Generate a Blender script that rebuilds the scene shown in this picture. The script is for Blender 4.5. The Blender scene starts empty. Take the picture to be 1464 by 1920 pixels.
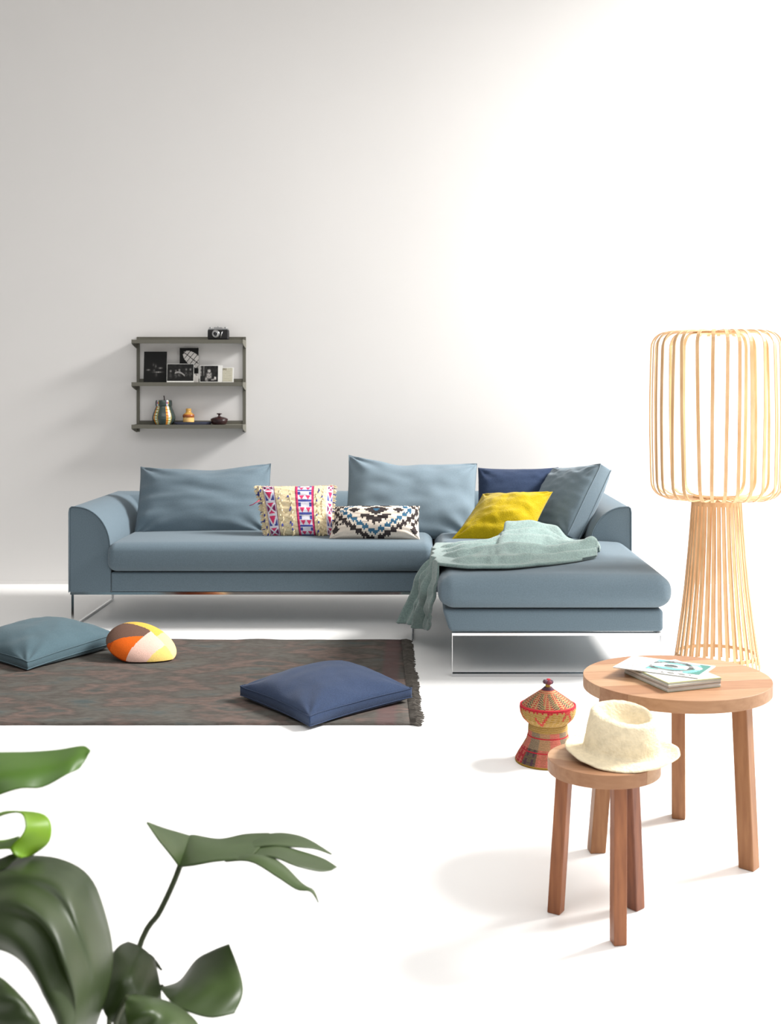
import bpy, bmesh, math, random
from mathutils import Vector, Matrix, noise

# ------------------------------------------------------------------ camera, light, exposure
FPX, PX, PY, CAMZ = 2200.0, 785.0, 725.0, 1.3      # focal length and principal point in pixels of the 1464x1920 frame
sc = bpy.context.scene
COL = sc.collection
cam_d = bpy.data.cameras.new('camera'); cam = bpy.data.objects.new('camera', cam_d); COL.objects.link(cam)
cam.location = (0, 0, CAMZ); cam.rotation_euler = (math.pi/2, 0, 0)
cam_d.sensor_fit = 'HORIZONTAL'; cam_d.sensor_width = 36.0
cam_d.lens = FPX/1464*36
cam_d.shift_x = -(PX-732)/1464; cam_d.shift_y = -(960-PY)/1464
cam_d.clip_start = 0.05; cam_d.clip_end = 100
cam_d.dof.use_dof = True; cam_d.dof.focus_distance = 4.6; cam_d.dof.aperture_fstop = 10
sc.camera = cam

world = bpy.data.worlds.new('world'); sc.world = world; world.use_nodes = True
bgn = world.node_tree.nodes['Background']
bgn.inputs[0].default_value = (1.0, 0.99, 0.978, 1); bgn.inputs[1].default_value = 0.42

def light(name, kind, loc, direction, energy, color, **kw):
    d = bpy.data.lights.new(name, kind); d.energy = energy; d.color = color
    for k, v in kw.items(): setattr(d, k, v)
    o = bpy.data.objects.new(name, d); COL.objects.link(o); o.location = loc
    o.rotation_euler = Vector(direction).to_track_quat('-Z', 'Y').to_euler()
    return o
light('sunlight', 'AREA', (6.5, 6.1, 6.0), (-7.0, .2, -4.6), 1780, (1.0, 0.985, 0.965), shape='DISK', size=2.5)   # hazy sun outside the long window
light('window_daylight', 'AREA', (3.38, 3.6, 1.9), (-1, 0.0, -0.1), 60, (1.0, 0.99, 0.98), shape='RECTANGLE', size=7.0, size_y=3.4)
light('overhead_fill', 'AREA', (0.4, 1.2, 4.6), (0, .12, -1), 160, (1.0, 0.995, 0.99), shape='RECTANGLE', size=6.0, size_y=3.6)   # added unseen fill above the near half, washing out the tables' floor shadows

sc.view_settings.view_transform = 'Standard'; sc.view_settings.look = 'None'
sc.view_settings.gamma = 1.0; sc.view_settings.use_curve_mapping = False
sc.view_settings.exposure = 0.0

# ------------------------------------------------------------------ helpers
R = random.Random(7)
def V(*a): return Vector(a)
def at(px, py, Y): return Vector(((px-PX)*Y/FPX, Y, CAMZ-(py-PY)*Y/FPX))
def lerp(a, b, t): return a+(b-a)*t
def sstep(a, b, x):
    t = max(0.0, min(1.0, (x-a)/(b-a))); return t*t*(3-2*t)
def lin(c):
    out = []
    for v in c[:3]:
        v = v/255.0
        out.append(v/12.92 if v <= 0.04045 else ((v+0.055)/1.055)**2.4)
    return (out[0], out[1], out[2], 1.0)
def nz(x, y, z=0.0): return noise.noise(Vector((x, y, z)))

class MB:
    """collects shapes; build() links them as one mesh object"""
    def __init__(s): s.v = []; s.f = []; s.c = []; s.m = []
    def add(s, vs, fs, col=None, mi=0):
        b = len(s.v); s.v += [Vector(p) for p in vs]
        for k, f in enumerate(fs):
            s.f.append([b+i for i in f]); s.m.append(mi)
            s.c.append(col[k] if isinstance(col, list) else col)
        return s
    def box(s, x0, x1, y0, y1, z0, z1, M=None, **k):
        vs = [V(x, y, z) for z in (z0, z1) for y in (y0, y1) for x in (x0, x1)]
        if M is not None: vs = [M @ p for p in vs]
        return s.add(vs, [(0, 2, 3, 1), (4, 5, 7, 6), (0, 1, 5, 4), (2, 6, 7, 3), (0, 4, 6, 2), (1, 3, 7, 5)], **k)
    def prism(s, poly, h0, h1, fn, **k):
        """poly: 2-D outline, fn(a,b,h)->point"""
        n = len(poly)
        vs = [fn(a, b, h0) for a, b in poly]+[fn(a, b, h1) for a, b in poly]
        fs = [tuple(reversed(range(n))), tuple(range(n, 2*n))]+[(i, (i+1) % n, n+(i+1) % n, n+i) for i in range(n)]
        return s.add(vs, fs, **k)
    def lathe(s, prof, n=48, c=(0, 0, 0), M=None, sx=1, sy=1, colf=None, **k):
        vs, fs, cs = [], [], []
        for r, z in prof:
            for i in range(n):
                a = 2*math.pi*i/n
                p = V(c[0]+r*sx*math.cos(a), c[1]+r*sy*math.sin(a), c[2]+z)
                vs.append(M @ p if M is not None else p)
        for j in range(len(prof)-1):
            for i in range(n):
                fs.append((j*n+i, j*n+(i+1) % n, (j+1)*n+(i+1) % n, (j+1)*n+i))
                if colf: cs.append(colf((i+.5)/n, j))
        if prof[0][0] > 1e-5: fs.append(tuple(reversed(range(n)))); cs.append(colf(0, 0) if colf else None)
        if prof[-1][0] > 1e-5:
            b = (len(prof)-1)*n; fs.append(tuple(b+i for i in range(n))); cs.append(colf(0, len(prof)-2) if colf else None)
        return s.add(vs, fs, col=cs if colf else None, **k)
    def tube(s, pts, r, n=8, closed=False, flat=None, **k):
        """round tube along points; flat=(half_width, half_thick, fn(point)->width axis) gives a ribbon"""
        m = len(pts); vs = []
        prev = None
        for i, p in enumerate(pts):
            a = pts[(i-1) % m] if closed or i > 0 else p
            b = pts[(i+1) % m] if closed or i < m-1 else p
            t = (b-a).normalized()
            if flat:
                w = flat[2](p, i); w = (w-t*w.dot(t)).normalized(); q = t.cross(w)
                for du, dv in ((-1, -1), (1, -1), (1, 1), (-1, 1)):
                    vs.append(p+w*flat[0]*du+q*flat[1]*dv)
            else:
                if prev is None:
                    up = V(0, 0, 1) if abs(t.z) < .9 else V(1, 0, 0)
                    prev = t.cross(up).normalized()
                w = (prev-t*prev.dot(t)).normalized(); prev = w; q = t.cross(w)
                rr = r[i] if isinstance(r, (list, tuple)) else r
                for j in range(n):
                    a2 = 2*math.pi*j/n
                    vs.append(p+w*rr*math.cos(a2)+q*rr*math.sin(a2))
        if flat: n = 4
        fs = []
        for i in range(m if closed else m-1):
            i2 = (i+1) % m
            for j in range(n): fs.append((i*n+j, i*n+(j+1) % n, i2*n+(j+1) % n, i2*n+j))
        if not closed:
            fs.append(tuple(reversed(range(n)))); fs.append(tuple((m-1)*n+j for j in range(n)))
        return s.add(vs, fs, **k)
    def rbox(s, x0, x1, y0, y1, z0, z1, r, seg=5, n=(8, 8, 3), fn=None, extra=(), **k):
        """rounded box on a grid fine enough to be shaped by fn"""
        H = [(x1-x0)/2, (y1-y0)/2, (z1-z0)/2]; C = V((x0+x1)/2, (y0+y1)/2, (z0+z1)/2)
        ax = []
        for a in range(3):
            inn = H[a]-r; l = [-inn-r*math.tan(math.pi/4*(1-i/seg)) for i in range(seg)]
            l += [-inn+2*inn*i/n[a] for i in range(n[a]+1)]
            l += [inn+r*math.tan(math.pi/4*(i+1)/seg) for i in range(seg)]
            if extra and a == extra[0]: l = sorted(l+[e-C[a] for e in extra[1]])
            ax.append(l)
        idx, vs, fs = {}, [], []
        def vid(p):
            key = tuple(round(c, 6) for c in p)
            if key not in idx:
                q = V(*p); inner = V(*[max(-(H[a]-r), min(H[a]-r, q[a])) for a in range(3)])
                d = q-inner; o = inner+d.normalized()*r if d.length > 1e-9 else q
                o = o+C
                if fn: o = fn(o)
                idx[key] = len(vs); vs.append(o)
            return idx[key]
        for a in range(3):
            b, c = (a+1) % 3, (a+2) % 3
            for sg in (-1, 1):
                for i in range(len(ax[b])-1):
                    for j in range(len(ax[c])-1):
                        q = []
                        for (ii, jj) in ((i, j), (i+1, j), (i+1, j+1), (i, j+1)):
                            p = [0, 0, 0]; p[a] = sg*H[a]; p[b] = ax[b][ii]; p[c] = ax[c][jj]; q.append(vid(p))
                        fs.append(q if sg > 0 else q[::-1])
        return s.add(vs, fs, **k)
    def build(s, name, material, parent=None, smooth=False, origin=None, angle=None, recalc=True):
        me = bpy.data.meshes.new(name)
        o_ = Vector(origin) if origin is not None else V(0, 0, 0)
        me.from_pydata([tuple(p-o_) for p in s.v], [], s.f)
        mats = material if isinstance(material, (list, tuple)) else [material]
        for m in mats: me.materials.append(M_[m] if isinstance(m, str) else m)
        if any(s.m): me.polygons.foreach_set('material_index', s.m)
        if any(c is not None for c in s.c):
            ca = me.color_attributes.new('Col', 'FLOAT_COLOR', 'CORNER')
            for p in me.polygons:
                c = s.c[p.index] or (1, 1, 1, 1)
                for li in p.loop_indices: ca.data[li].color = c
        if recalc:
            bm = bmesh.new(); bm.from_mesh(me); bmesh.ops.recalc_face_normals(bm, faces=bm.faces[:]); bm.to_mesh(me); bm.free()
        if smooth:
            me.shade_smooth()
            if angle:
                bm = bmesh.new(); bm.from_mesh(me)
                for e in bm.edges:
                    if len(e.link_faces) == 2 and e.calc_face_angle(0) > math.radians(angle): e.smooth = False
                bm.to_mesh(me); bm.free()
        o = bpy.data.objects.new(name, me); COL.objects.link(o); o.location = o_
        if parent is not None:
            o.parent = parent; w_ = parent.location.copy()
            if parent.parent: w_ += parent.parent.location
            o.location = o_-w_
        return o
def bevel(o, w=.002, seg=2):
    m = o.modifiers.new('bevel', 'BEVEL'); m.width = w; m.segments = seg; m.limit_method = 'ANGLE'; m.angle_limit = math.radians(35); return o
def empty(name, loc):
    o = bpy.data.objects.new(name, None); COL.objects.link(o); o.location = loc; o.empty_display_size = .1; return o
def tag(o, label, cat, group=None):
    o['label'] = label; o['category'] = cat
    if group: o['group'] = group
    return o
def catmull(P, t):
    n = len(P)-1; x = t*n; i = min(int(x), n-1); f = x-i
    p0, p1, p2, p3 = P[max(i-1, 0)], P[i], P[i+1], P[min(i+2, n)]
    return .5*((2*p1)+(p2-p0)*f+(2*p0-5*p1+4*p2-p3)*f*f+(3*p1-p0-3*p2+p3)*f*f*f)

# ------------------------------------------------------------------ materials
M_ = {}
def mat(name, col, rough=.7, var=0.0, vscale=12, bump=0.0, bscale=250, metal=0.0, spec=.5, stretch=(1, 1, 1), col2=None, sheen=0.0, emit=None, trans=0.0, attr=False, detail=4):
    m = bpy.data.materials.new(name); m.use_nodes = True; nt = m.node_tree; N = nt.nodes; L = nt.links
    b = N['Principled BSDF']; out = N['Material Output']
    b.inputs['Roughness'].default_value = rough; b.inputs['Metallic'].default_value = metal
    b.inputs['Specular IOR Level'].default_value = spec
    if sheen: b.inputs['Sheen Weight'].default_value = sheen; b.inputs['Sheen Roughness'].default_value = .5
    tc = N.new('ShaderNodeTexCoord'); mp = N.new('ShaderNodeMapping'); mp.inputs['Scale'].default_value = stretch
    L.new(tc.outputs['Object'], mp.inputs[0])
    c1 = lin(col)
    base = None
    if attr:
        a = N.new('ShaderNodeVertexColor'); a.layer_name = 'Col'; base = a.outputs[0]
    if var or col2:
        n = N.new('ShaderNodeTexNoise'); n.inputs['Scale'].default_value = vscale; n.inputs['Detail'].default_value = detail
        L.new(mp.outputs[0], n.inputs['Vector'])
        rp = N.new('ShaderNodeValToRGB'); rp.color_ramp.elements[0].position = .3; rp.color_ramp.elements[1].position = .7
        if col2: ca, cb = c1, lin(col2)
        else: ca = tuple(c*(1-var) for c in c1[:3])+(1,); cb = tuple(min(1, c*(1+var)) for c in c1[:3])+(1,)
        if attr: ca = (1-var,)*3+(1,); cb = (1, 1, 1, 1)
        rp.color_ramp.elements[0].color = ca; rp.color_ramp.elements[1].color = cb
        L.new(n.outputs['Fac'], rp.inputs[0])
        if attr:
            mx = N.new('ShaderNodeMix'); mx.data_type = 'RGBA'; mx.blend_type = 'MULTIPLY'; mx.inputs[0].default_value = 1
            L.new(base, mx.inputs[6]); L.new(rp.outputs[0], mx.inputs[7]); base = mx.outputs[2]
        else: base = rp.outputs[0]
    if base is not None: L.new(base, b.inputs['Base Color'])
    else: b.inputs['Base Color'].default_value = c1
    if bump:
        n2 = N.new('ShaderNodeTexNoise'); n2.inputs['Scale'].default_value = bscale; n2.inputs['Detail'].default_value = 3
        L.new(mp.outputs[0], n2.inputs['Vector'])
        bp = N.new('ShaderNodeBump'); bp.inputs['Strength'].default_value = bump; bp.inputs['Distance'].default_value = .004
        L.new(n2.outputs['Fac'], bp.inputs['Height']); L.new(bp.outputs[0], b.inputs['Normal'])
    if emit: b.inputs['Emission Color'].default_value = lin(emit[0]); b.inputs['Emission Strength'].default_value = emit[1]
    if trans:
        t = N.new('ShaderNodeBsdfTranslucent'); mx = N.new('ShaderNodeMixShader'); mx.inputs[0].default_value = trans
        if base is not None: L.new(base, t.inputs[0])
        else: t.inputs[0].default_value = c1
        L.new(b.outputs[0], mx.inputs[1]); L.new(t.outputs[0], mx.inputs[2]); L.new(mx.outputs[0], out.inputs[0])
    M_[name] = m; return m

mat('wall_paint', (219, 217, 215), .9, var=.012, vscale=1.2, bump=.03, bscale=180, spec=.2)
mat('floor_epoxy', (246, 245, 243), .36, var=.015, vscale=1.5, spec=.22)
mat('sofa_fabric', (100, 116, 126), .92, var=.07, vscale=160, bump=.25, bscale=420, spec=.15, sheen=.15)
mat('sofa_fabric_lit', (114, 130, 140), .92, var=.06, vscale=160, bump=.25, bscale=420, spec=.15, sheen=.15)  # same sofa fabric, brightened copy with sunlight painted in for the right-hand cushions
mat('navy_fabric', (48, 61, 86), .95, var=.14, vscale=190, bump=.4, bscale=420, spec=.12, sheen=.1)
mat('teal_fabric', (80, 100, 108), .95, var=.08, vscale=190, bump=.3, bscale=420, spec=.12, sheen=.1)
mat('yellow_fabric', (176, 152, 8), .95, var=.12, vscale=130, bump=.9, bscale=230, spec=.1, sheen=.2)
mat('throw_wool', (128, 149, 145), .97, var=.16, vscale=130, bump=.9, bscale=260, spec=.08, sheen=.4, stretch=(1, .35, 1))
mat('print_fabric', (255, 255, 255), .95, var=.16, vscale=240, bump=.35, bscale=350, spec=.1, attr=True)
mat('tuft_wool', (222, 206, 172), .97, var=.2, vscale=90, spec=.1)
mat('tuft_blue', (58, 66, 140), .95, spec=.1)
mat('tuft_pink', (205, 62, 104), .95, spec=.1)
mat('chrome', (205, 206, 208), .12, metal=1.0)
mat('oak_a', (156, 116, 84), .5, col2=(172, 132, 99), vscale=9, stretch=(1, 9, 9), bump=.04, bscale=60, spec=.35)
mat('oak_b', (144, 102, 72), .5, col2=(160, 118, 86), vscale=9, stretch=(1, 9, 9), bump=.04, bscale=60, spec=.35)
mat('oak_c', (164, 126, 93), .5, col2=(178, 142, 110), vscale=9, stretch=(1, 9, 9), bump=.04, bscale=60, spec=.35)
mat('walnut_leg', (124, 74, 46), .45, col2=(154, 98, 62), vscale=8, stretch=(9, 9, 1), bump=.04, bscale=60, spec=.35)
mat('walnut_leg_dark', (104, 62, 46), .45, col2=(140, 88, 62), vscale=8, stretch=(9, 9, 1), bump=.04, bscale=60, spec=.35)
mat('ash_leg', (136, 92, 60), .45, col2=(158, 112, 75), vscale=8, stretch=(9, 9, 1), bump=.04, bscale=60, spec=.35)
mat('bamboo', (200, 156, 110), .5, col2=(218, 180, 138), vscale=14, stretch=(3, 3, .6), spec=.4)
mat('lamp_diffuser', (255, 250, 244), .8, emit=((255, 246, 236), 1.5))
mat('shelf_metal', (100, 98, 88), .5, spec=.4)
mat('black_leather', (22, 21, 22), .55, bump=.3, bscale=500, spec=.4)
mat('silver', (190, 190, 190), .3, metal=1.0)
mat('dark_glass', (16, 16, 20), .1)
mat('dark_wood', (46, 24, 24), .35, var=.15, vscale=30)
mat('slate_tray', (58, 62, 80), .4, spec=.5)
mat('glaze', (255, 255, 255), .25, attr=True, spec=.5)
mat('matte_print', (255, 255, 255), .6, attr=True, spec=.25)
mat('paper', (222, 221, 216), .7, var=.02, vscale=60)
mat('paper_edge', (205, 202, 194), .8, var=.2, vscale=40, stretch=(1, 1, 30))
mat('magazine_cover', (126, 138, 92), .45)
mat('straw', (226, 211, 180), .85, var=.1, vscale=60, bump=.7, bscale=160, spec=.15)
mat('basket_weave', (255, 255, 255), .75, attr=True, var=.3, vscale=260, bump=.5, bscale=220, spec=.2)
mat('leaf_dark', (38, 52, 22), .42, col2=(54, 68, 34), vscale=9, spec=.36, trans=.14, bump=.05, bscale=20)
mat('leaf_mid', (54, 70, 34), .42, col2=(68, 86, 46), vscale=9, spec=.36, trans=.2, bump=.05, bscale=20)
mat('leaf_young', (112, 158, 22), .4, col2=(136, 176, 40), vscale=8, spec=.4, trans=.35)
mat('leaf_bright', (58, 92, 16), .4, col2=(74, 110, 26), vscale=8, spec=.45, trans=.25)
mat('stem_green', (50, 60, 28), .5, var=.2, vscale=20)
mat('soil', (50, 40, 32), .95, var=.4, vscale=60, bump=1, bscale=60)
mat('pot_clay', (196, 192, 186), .6, var=.05, vscale=10)

def rug_material():
    m = bpy.data.materials.new('rug_wool'); m.use_nodes = True; N = m.node_tree.nodes; L = m.node_tree.links; b = N['Principled BSDF']
    b.inputs['Roughness'].default_value = .97; b.inputs['Specular IOR Level'].default_value = .08
    tc = N.new('ShaderNodeTexCoord')
    def noise_n(scale, st, det=4):
        mp = N.new('ShaderNodeMapping'); mp.inputs['Scale'].default_value = st; L.new(tc.outputs['Object'], mp.inputs[0])
        n = N.new('ShaderNodeTexNoise'); n.inputs['Scale'].default_value = scale; n.inputs['Detail'].default_value = det
        L.new(mp.outputs[0], n.inputs['Vector']); return n
    def ramp(src, stops):
        r = N.new('ShaderNodeValToRGB'); e = r.color_ramp.elements
        e[0].position, e[0].color = stops[0][0], lin(stops[0][1]); e[1].position, e[1].color = stops[-1][0], lin(stops[-1][1])
        for p, c in stops[1:-1]: q = e.new(p); q.color = lin(c)
        L.new(src, r.inputs[0]); return r
    n1 = noise_n(3.6, (1, 1.8, 1), 7)
    r1 = ramp(n1.outputs['Fac'], [(.30, (84, 92, 92)), (.42, (100, 97, 92)), (.50, (90, 86, 82)), (.58, (114, 99, 93)), (.66, (86, 87, 84)), (.75, (98, 88, 84))])
    n2 = noise_n(60, (.5, 3.5, 1), 3)
    r2 = ramp(n2.outputs['Fac'], [(.3, (196, 194, 190)), (.7, (255, 255, 255))])
    mx = N.new('ShaderNodeMix'); mx.data_type = 'RGBA'; mx.blend_type = 'MULTIPLY'; mx.inputs[0].default_value = .8
    L.new(r1.outputs[0], mx.inputs[6]); L.new(r2.outputs[0], mx.inputs[7])
    # rosy border band beside the fringed end
    sp = N.new('ShaderNodeSeparateXYZ'); L.new(tc.outputs['Object'], sp.inputs[0])
    mr = N.new('ShaderNodeMapRange'); mr.inputs[1].default_value = -.125; mr.inputs[2].default_value = -.105; L.new(sp.outputs[0], mr.inputs[0])
    mr2 = N.new('ShaderNodeMapRange'); mr2.inputs[1].default_value = -.03; mr2.inputs[2].default_value = -.05; L.new(sp.outputs[0], mr2.inputs[0])
    mu = N.new('ShaderNodeMath'); mu.operation = 'MULTIPLY'; L.new(mr.outputs[0], mu.inputs[0]); L.new(mr2.outputs[0], mu.inputs[1])
    mu2 = N.new('ShaderNodeMath'); mu2.operation = 'MULTIPLY'; mu2.inputs[1].default_value = .6; L.new(mu.outputs[0], mu2.inputs[0])
    m2 = N.new('ShaderNodeMix'); m2.data_type = 'RGBA'; L.new(mu2.outputs[0], m2.inputs[0]); L.new(mx.outputs[2], m2.inputs[6]); m2.inputs[7].default_value = lin((100, 78, 78))
    L.new(m2.outputs[2], b.inputs['Base Color'])
    bp = N.new('ShaderNodeBump'); bp.inputs['Strength'].default_value = .7; bp.inputs['Distance'].default_value = .004
    L.new(n2.outputs['Fac'], bp.inputs['Height']); L.new(bp.outputs[0], b.inputs['Normal'])
    M_['rug_wool'] = m
rug_material()
mat('rug_fringe', (84, 80, 75), .95, var=.25, vscale=40, spec=.1)

# ------------------------------------------------------------------ room
WALL_Y = 7.73
def struct(o): o['kind'] = 'structure'; return o
struct(MB().box(-7, 3.6, -4, WALL_Y+.2, -.1, 0).build('floor', 'floor_epoxy'))
struct(MB().box(-7, 3.6, WALL_Y, WALL_Y+.2, 0, 6.2).build('wall_back', 'wall_paint'))
struct(MB().box(-7, 3.3, WALL_Y-.006, WALL_Y, 0, .02).build('baseboard_back', 'wall_paint'))
WT, WH, CZ = 4.8, 7.6, 6.2                         # window head, window far jamb, ceiling height
wr = MB()                                             # right wall: one long studio window running into the back corner
wr.box(3.4, 3.6, -4, -1.0, 0, CZ); wr.box(3.4, 3.6, -1.0, WALL_Y, 0, .12); wr.box(3.4, 3.6, -1.0, WALL_Y, WT, CZ)
struct(wr.build('wall_right', 'wall_paint'))
struct(MB().box(-7, 3.6, 3.4, WALL_Y+.2, CZ, CZ+.15).build('ceiling', 'wall_paint'))
wf = MB()
wf.box(3.44, 3.5, -1.0, -.94, .12, WT); wf.box(3.44, 3.5, WALL_Y-.04, WALL_Y, .12, WT)
wf.box(3.44, 3.5, -.94, WALL_Y-.04, .12, .18); wf.box(3.44, 3.5, -.94, WALL_Y-.04, WT-.06, WT)
struct(wf.build('window_1', 'wall_paint'))

# ------------------------------------------------------------------ corner sofa
XL, XR, YF, YB = -1.877, 1.14, 6.30, 7.28
SB, SS, ST, SA = .196, .305, .462, .655         # base underside, base top, seat top, arm top
sofa = tag(empty('corner_sofa', (-.35, 6.5, 0)), 'blue-grey fabric corner sofa with chaise on thin chrome sled legs', 'sofa')
# shell: quarter-round arm and back, one profile carried round the three sides
prof = [(0, SB), (0, SA-.03), (.004, SA-.008), (.014, SA)]
for i in range(13):
    a = math.pi/2*i/12
    prof.append((.035+.185*math.sin(a), SA-.215+.215*math.cos(a)))
prof += [(.222, SS), (.222, SB)]
sh = MB()
path = []
for i in range(9): path.append(('l', lerp(YF, YB, i/8)))
def shell_pts(kind, t, dd, z):
    if kind == 'l': return V(XL+dd, min(t, YB-dd), z)
    if kind == 'b': return V(max(min(t, XR-dd), XL+dd), YB-dd, z)
    return V(XR-dd, min(t, YB-dd), z)
rings = [[shell_pts('l', lerp(YF, YB, i/9), d, z) for d, z in prof] for i in range(9)]
rings += [[V(XL+d, YB-d, z) for d, z in prof]]
rings += [[V(lerp(XL+d, XR-d, i/14), YB-d, z) for d, z in prof] for i in range(1, 14)]
rings += [[V(XR-d, YB-d, z) for d, z in prof]]
rings += [[V(XR-d, lerp(YB-d, YF, i/9), z) for d, z in prof] for i in range(1, 10)]
for i in range(9): rings[i] = [V(XL+d, lerp(YF, YB-d, i/9), z) for d, z in prof]
n = len(prof); vs = [p for r_ in rings for p in r_]
fs = [(i*n+j, i*n+(j+1) % n, (i+1)*n+(j+1) % n, (i+1)*n+j) for i in range(len(rings)-1) for j in range(n)]
fs += [tuple(range(n)), tuple((len(rings)-1)*n+j for j in reversed(range(n)))]
sh.add(vs, fs)
bevel(sh.build('backrest_shell', 'sofa_fabric', sofa, smooth=True, angle=40), .008, 3)
# piping along the outer edge of the arm fronts
def arm_pipe(sx):
    pts = [V((XL+d) if sx < 0 else (XR-d), YF-.002, z) for d, z in prof[:-2]]
    return MB().tube(pts, .0035, 6)
for sx in (-1, 1): arm_pipe(sx).build('arm_piping', 'sofa_fabric', sofa, smooth=True)
MB().rbox(XL+.222, .12, YF+.004, YB-.2, SB, SS-.002, .012, 3, (8, 6, 2)).build('seat_base', 'sofa_fabric', sofa, smooth=True)
def chbase(p):
    p = p.copy()
    if p.x < .4: p.x += .035*(SS-p.z)/(SS-SB)
    return p
MB().rbox(.105, 1.095, 5.25, YB-.2, SB+.006, SS-.002, .018, 3, (8, 8, 3), fn=chbase).build('chaise_base', 'sofa_fabric', sofa, smooth=True)
def seatfn(x0, x1, y0, y1, crown, seed, rlim=None):
    def f(p):
        p = p.copy()
        u = (p.x-x0)/(x1-x0); v = (p.y-y0)/(y1-y0)
        if p.z > SS+.05:
            e = max(0, min(1, u*(1-u)*4))**.5*max(0, min(1, v*(1-v)*4))**.5
            p.z += crown*e+.006*nz(p.x*3+seed, p.y*3)*e
        w = (p.z-SS)/(ST-SS); bul = 4*w*(1-w) if 0 < w < 1 else 0      # soft belly of the front and side faces
        bul *= .012
        if v < .05: p.y -= bul
        if u < .05 and rlim is None: p.x -= bul*.5
        if u < .02 and rlim: p.x -= bul
        if u > .95: p.x += bul
        if rlim and p.y > YF+.0:
            lim = rlim
            p.x = x0+(p.x-x0)*(lim-x0)/(x1-x0)
        return p
    return f
MB().rbox(XL+.215, .068, YF-.03, YB-.215, SS+.004, ST, .042, 6, (24, 12, 2), fn=seatfn(XL+.215, .068, YF-.03, YB-.215, .016, 1)).build('seat_cushion', 'sofa_fabric', sofa, smooth=True)
MB().rbox(.098, 1.118, 5.21, YB-.215, SS+.004, ST-.006, .06, 6, (22, 26, 2), fn=seatfn(.098, 1.118, 5.21, YB-.215, .022, 5, XR-.225), extra=(1, [YF-.02, YF-.001, YF+.001])).build('chaise_cushion', 'sofa_fabric', sofa, smooth=True)
# seat cushion seam piping
# chrome sled frames and rails
def bar_loop(pts, w, t, axis, closed=True):
    return MB().tube(pts, 0, closed=closed, flat=(w/2, t/2, lambda p, i: axis))
RB = SB-.006
lx = XL+.013
bar_loop([V(lx, YF+.02, .007), V(lx, YB-.13, .007), V(lx, YB-.13, RB), V(lx, YF+.02, RB)], .013, .012, V(1, 0, 0)).build('leg_frame', 'chrome', sofa)
MB().box(XL+.004, .12, YF+.006, YF+.03, SB-.014, SB).build('rail', 'chrome', sofa)
bar_loop([V(.15, 5.275, .007), V(1.087, 5.275, .007), V(1.087, 5.275, RB), V(.15, 5.275, RB)], .035, .012, V(0, 1, 0)).build('leg_frame', 'chrome', sofa)
bar_loop([V(-.03, 5.99, .007), V(-.03, 6.8, .007), V(-.03, 6.8, RB), V(-.03, 5.99+.33, RB)], .010, .008, V(1, 0, 0), closed=False).build('leg_frame', 'chrome', sofa)
bar_loop([V(.3, 6.9, .007), V(1.07, 6.9, .007), V(1.07, 6.9, RB), V(.3, 6.9, RB)], .035, .011, V(0, 1, 0)).build('leg_frame', 'chrome', sofa)
MB().box(1.07, 1.09, 5.28, 6.9, SB-.012, SB+.002).build('rail', 'chrome', sofa)

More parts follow.
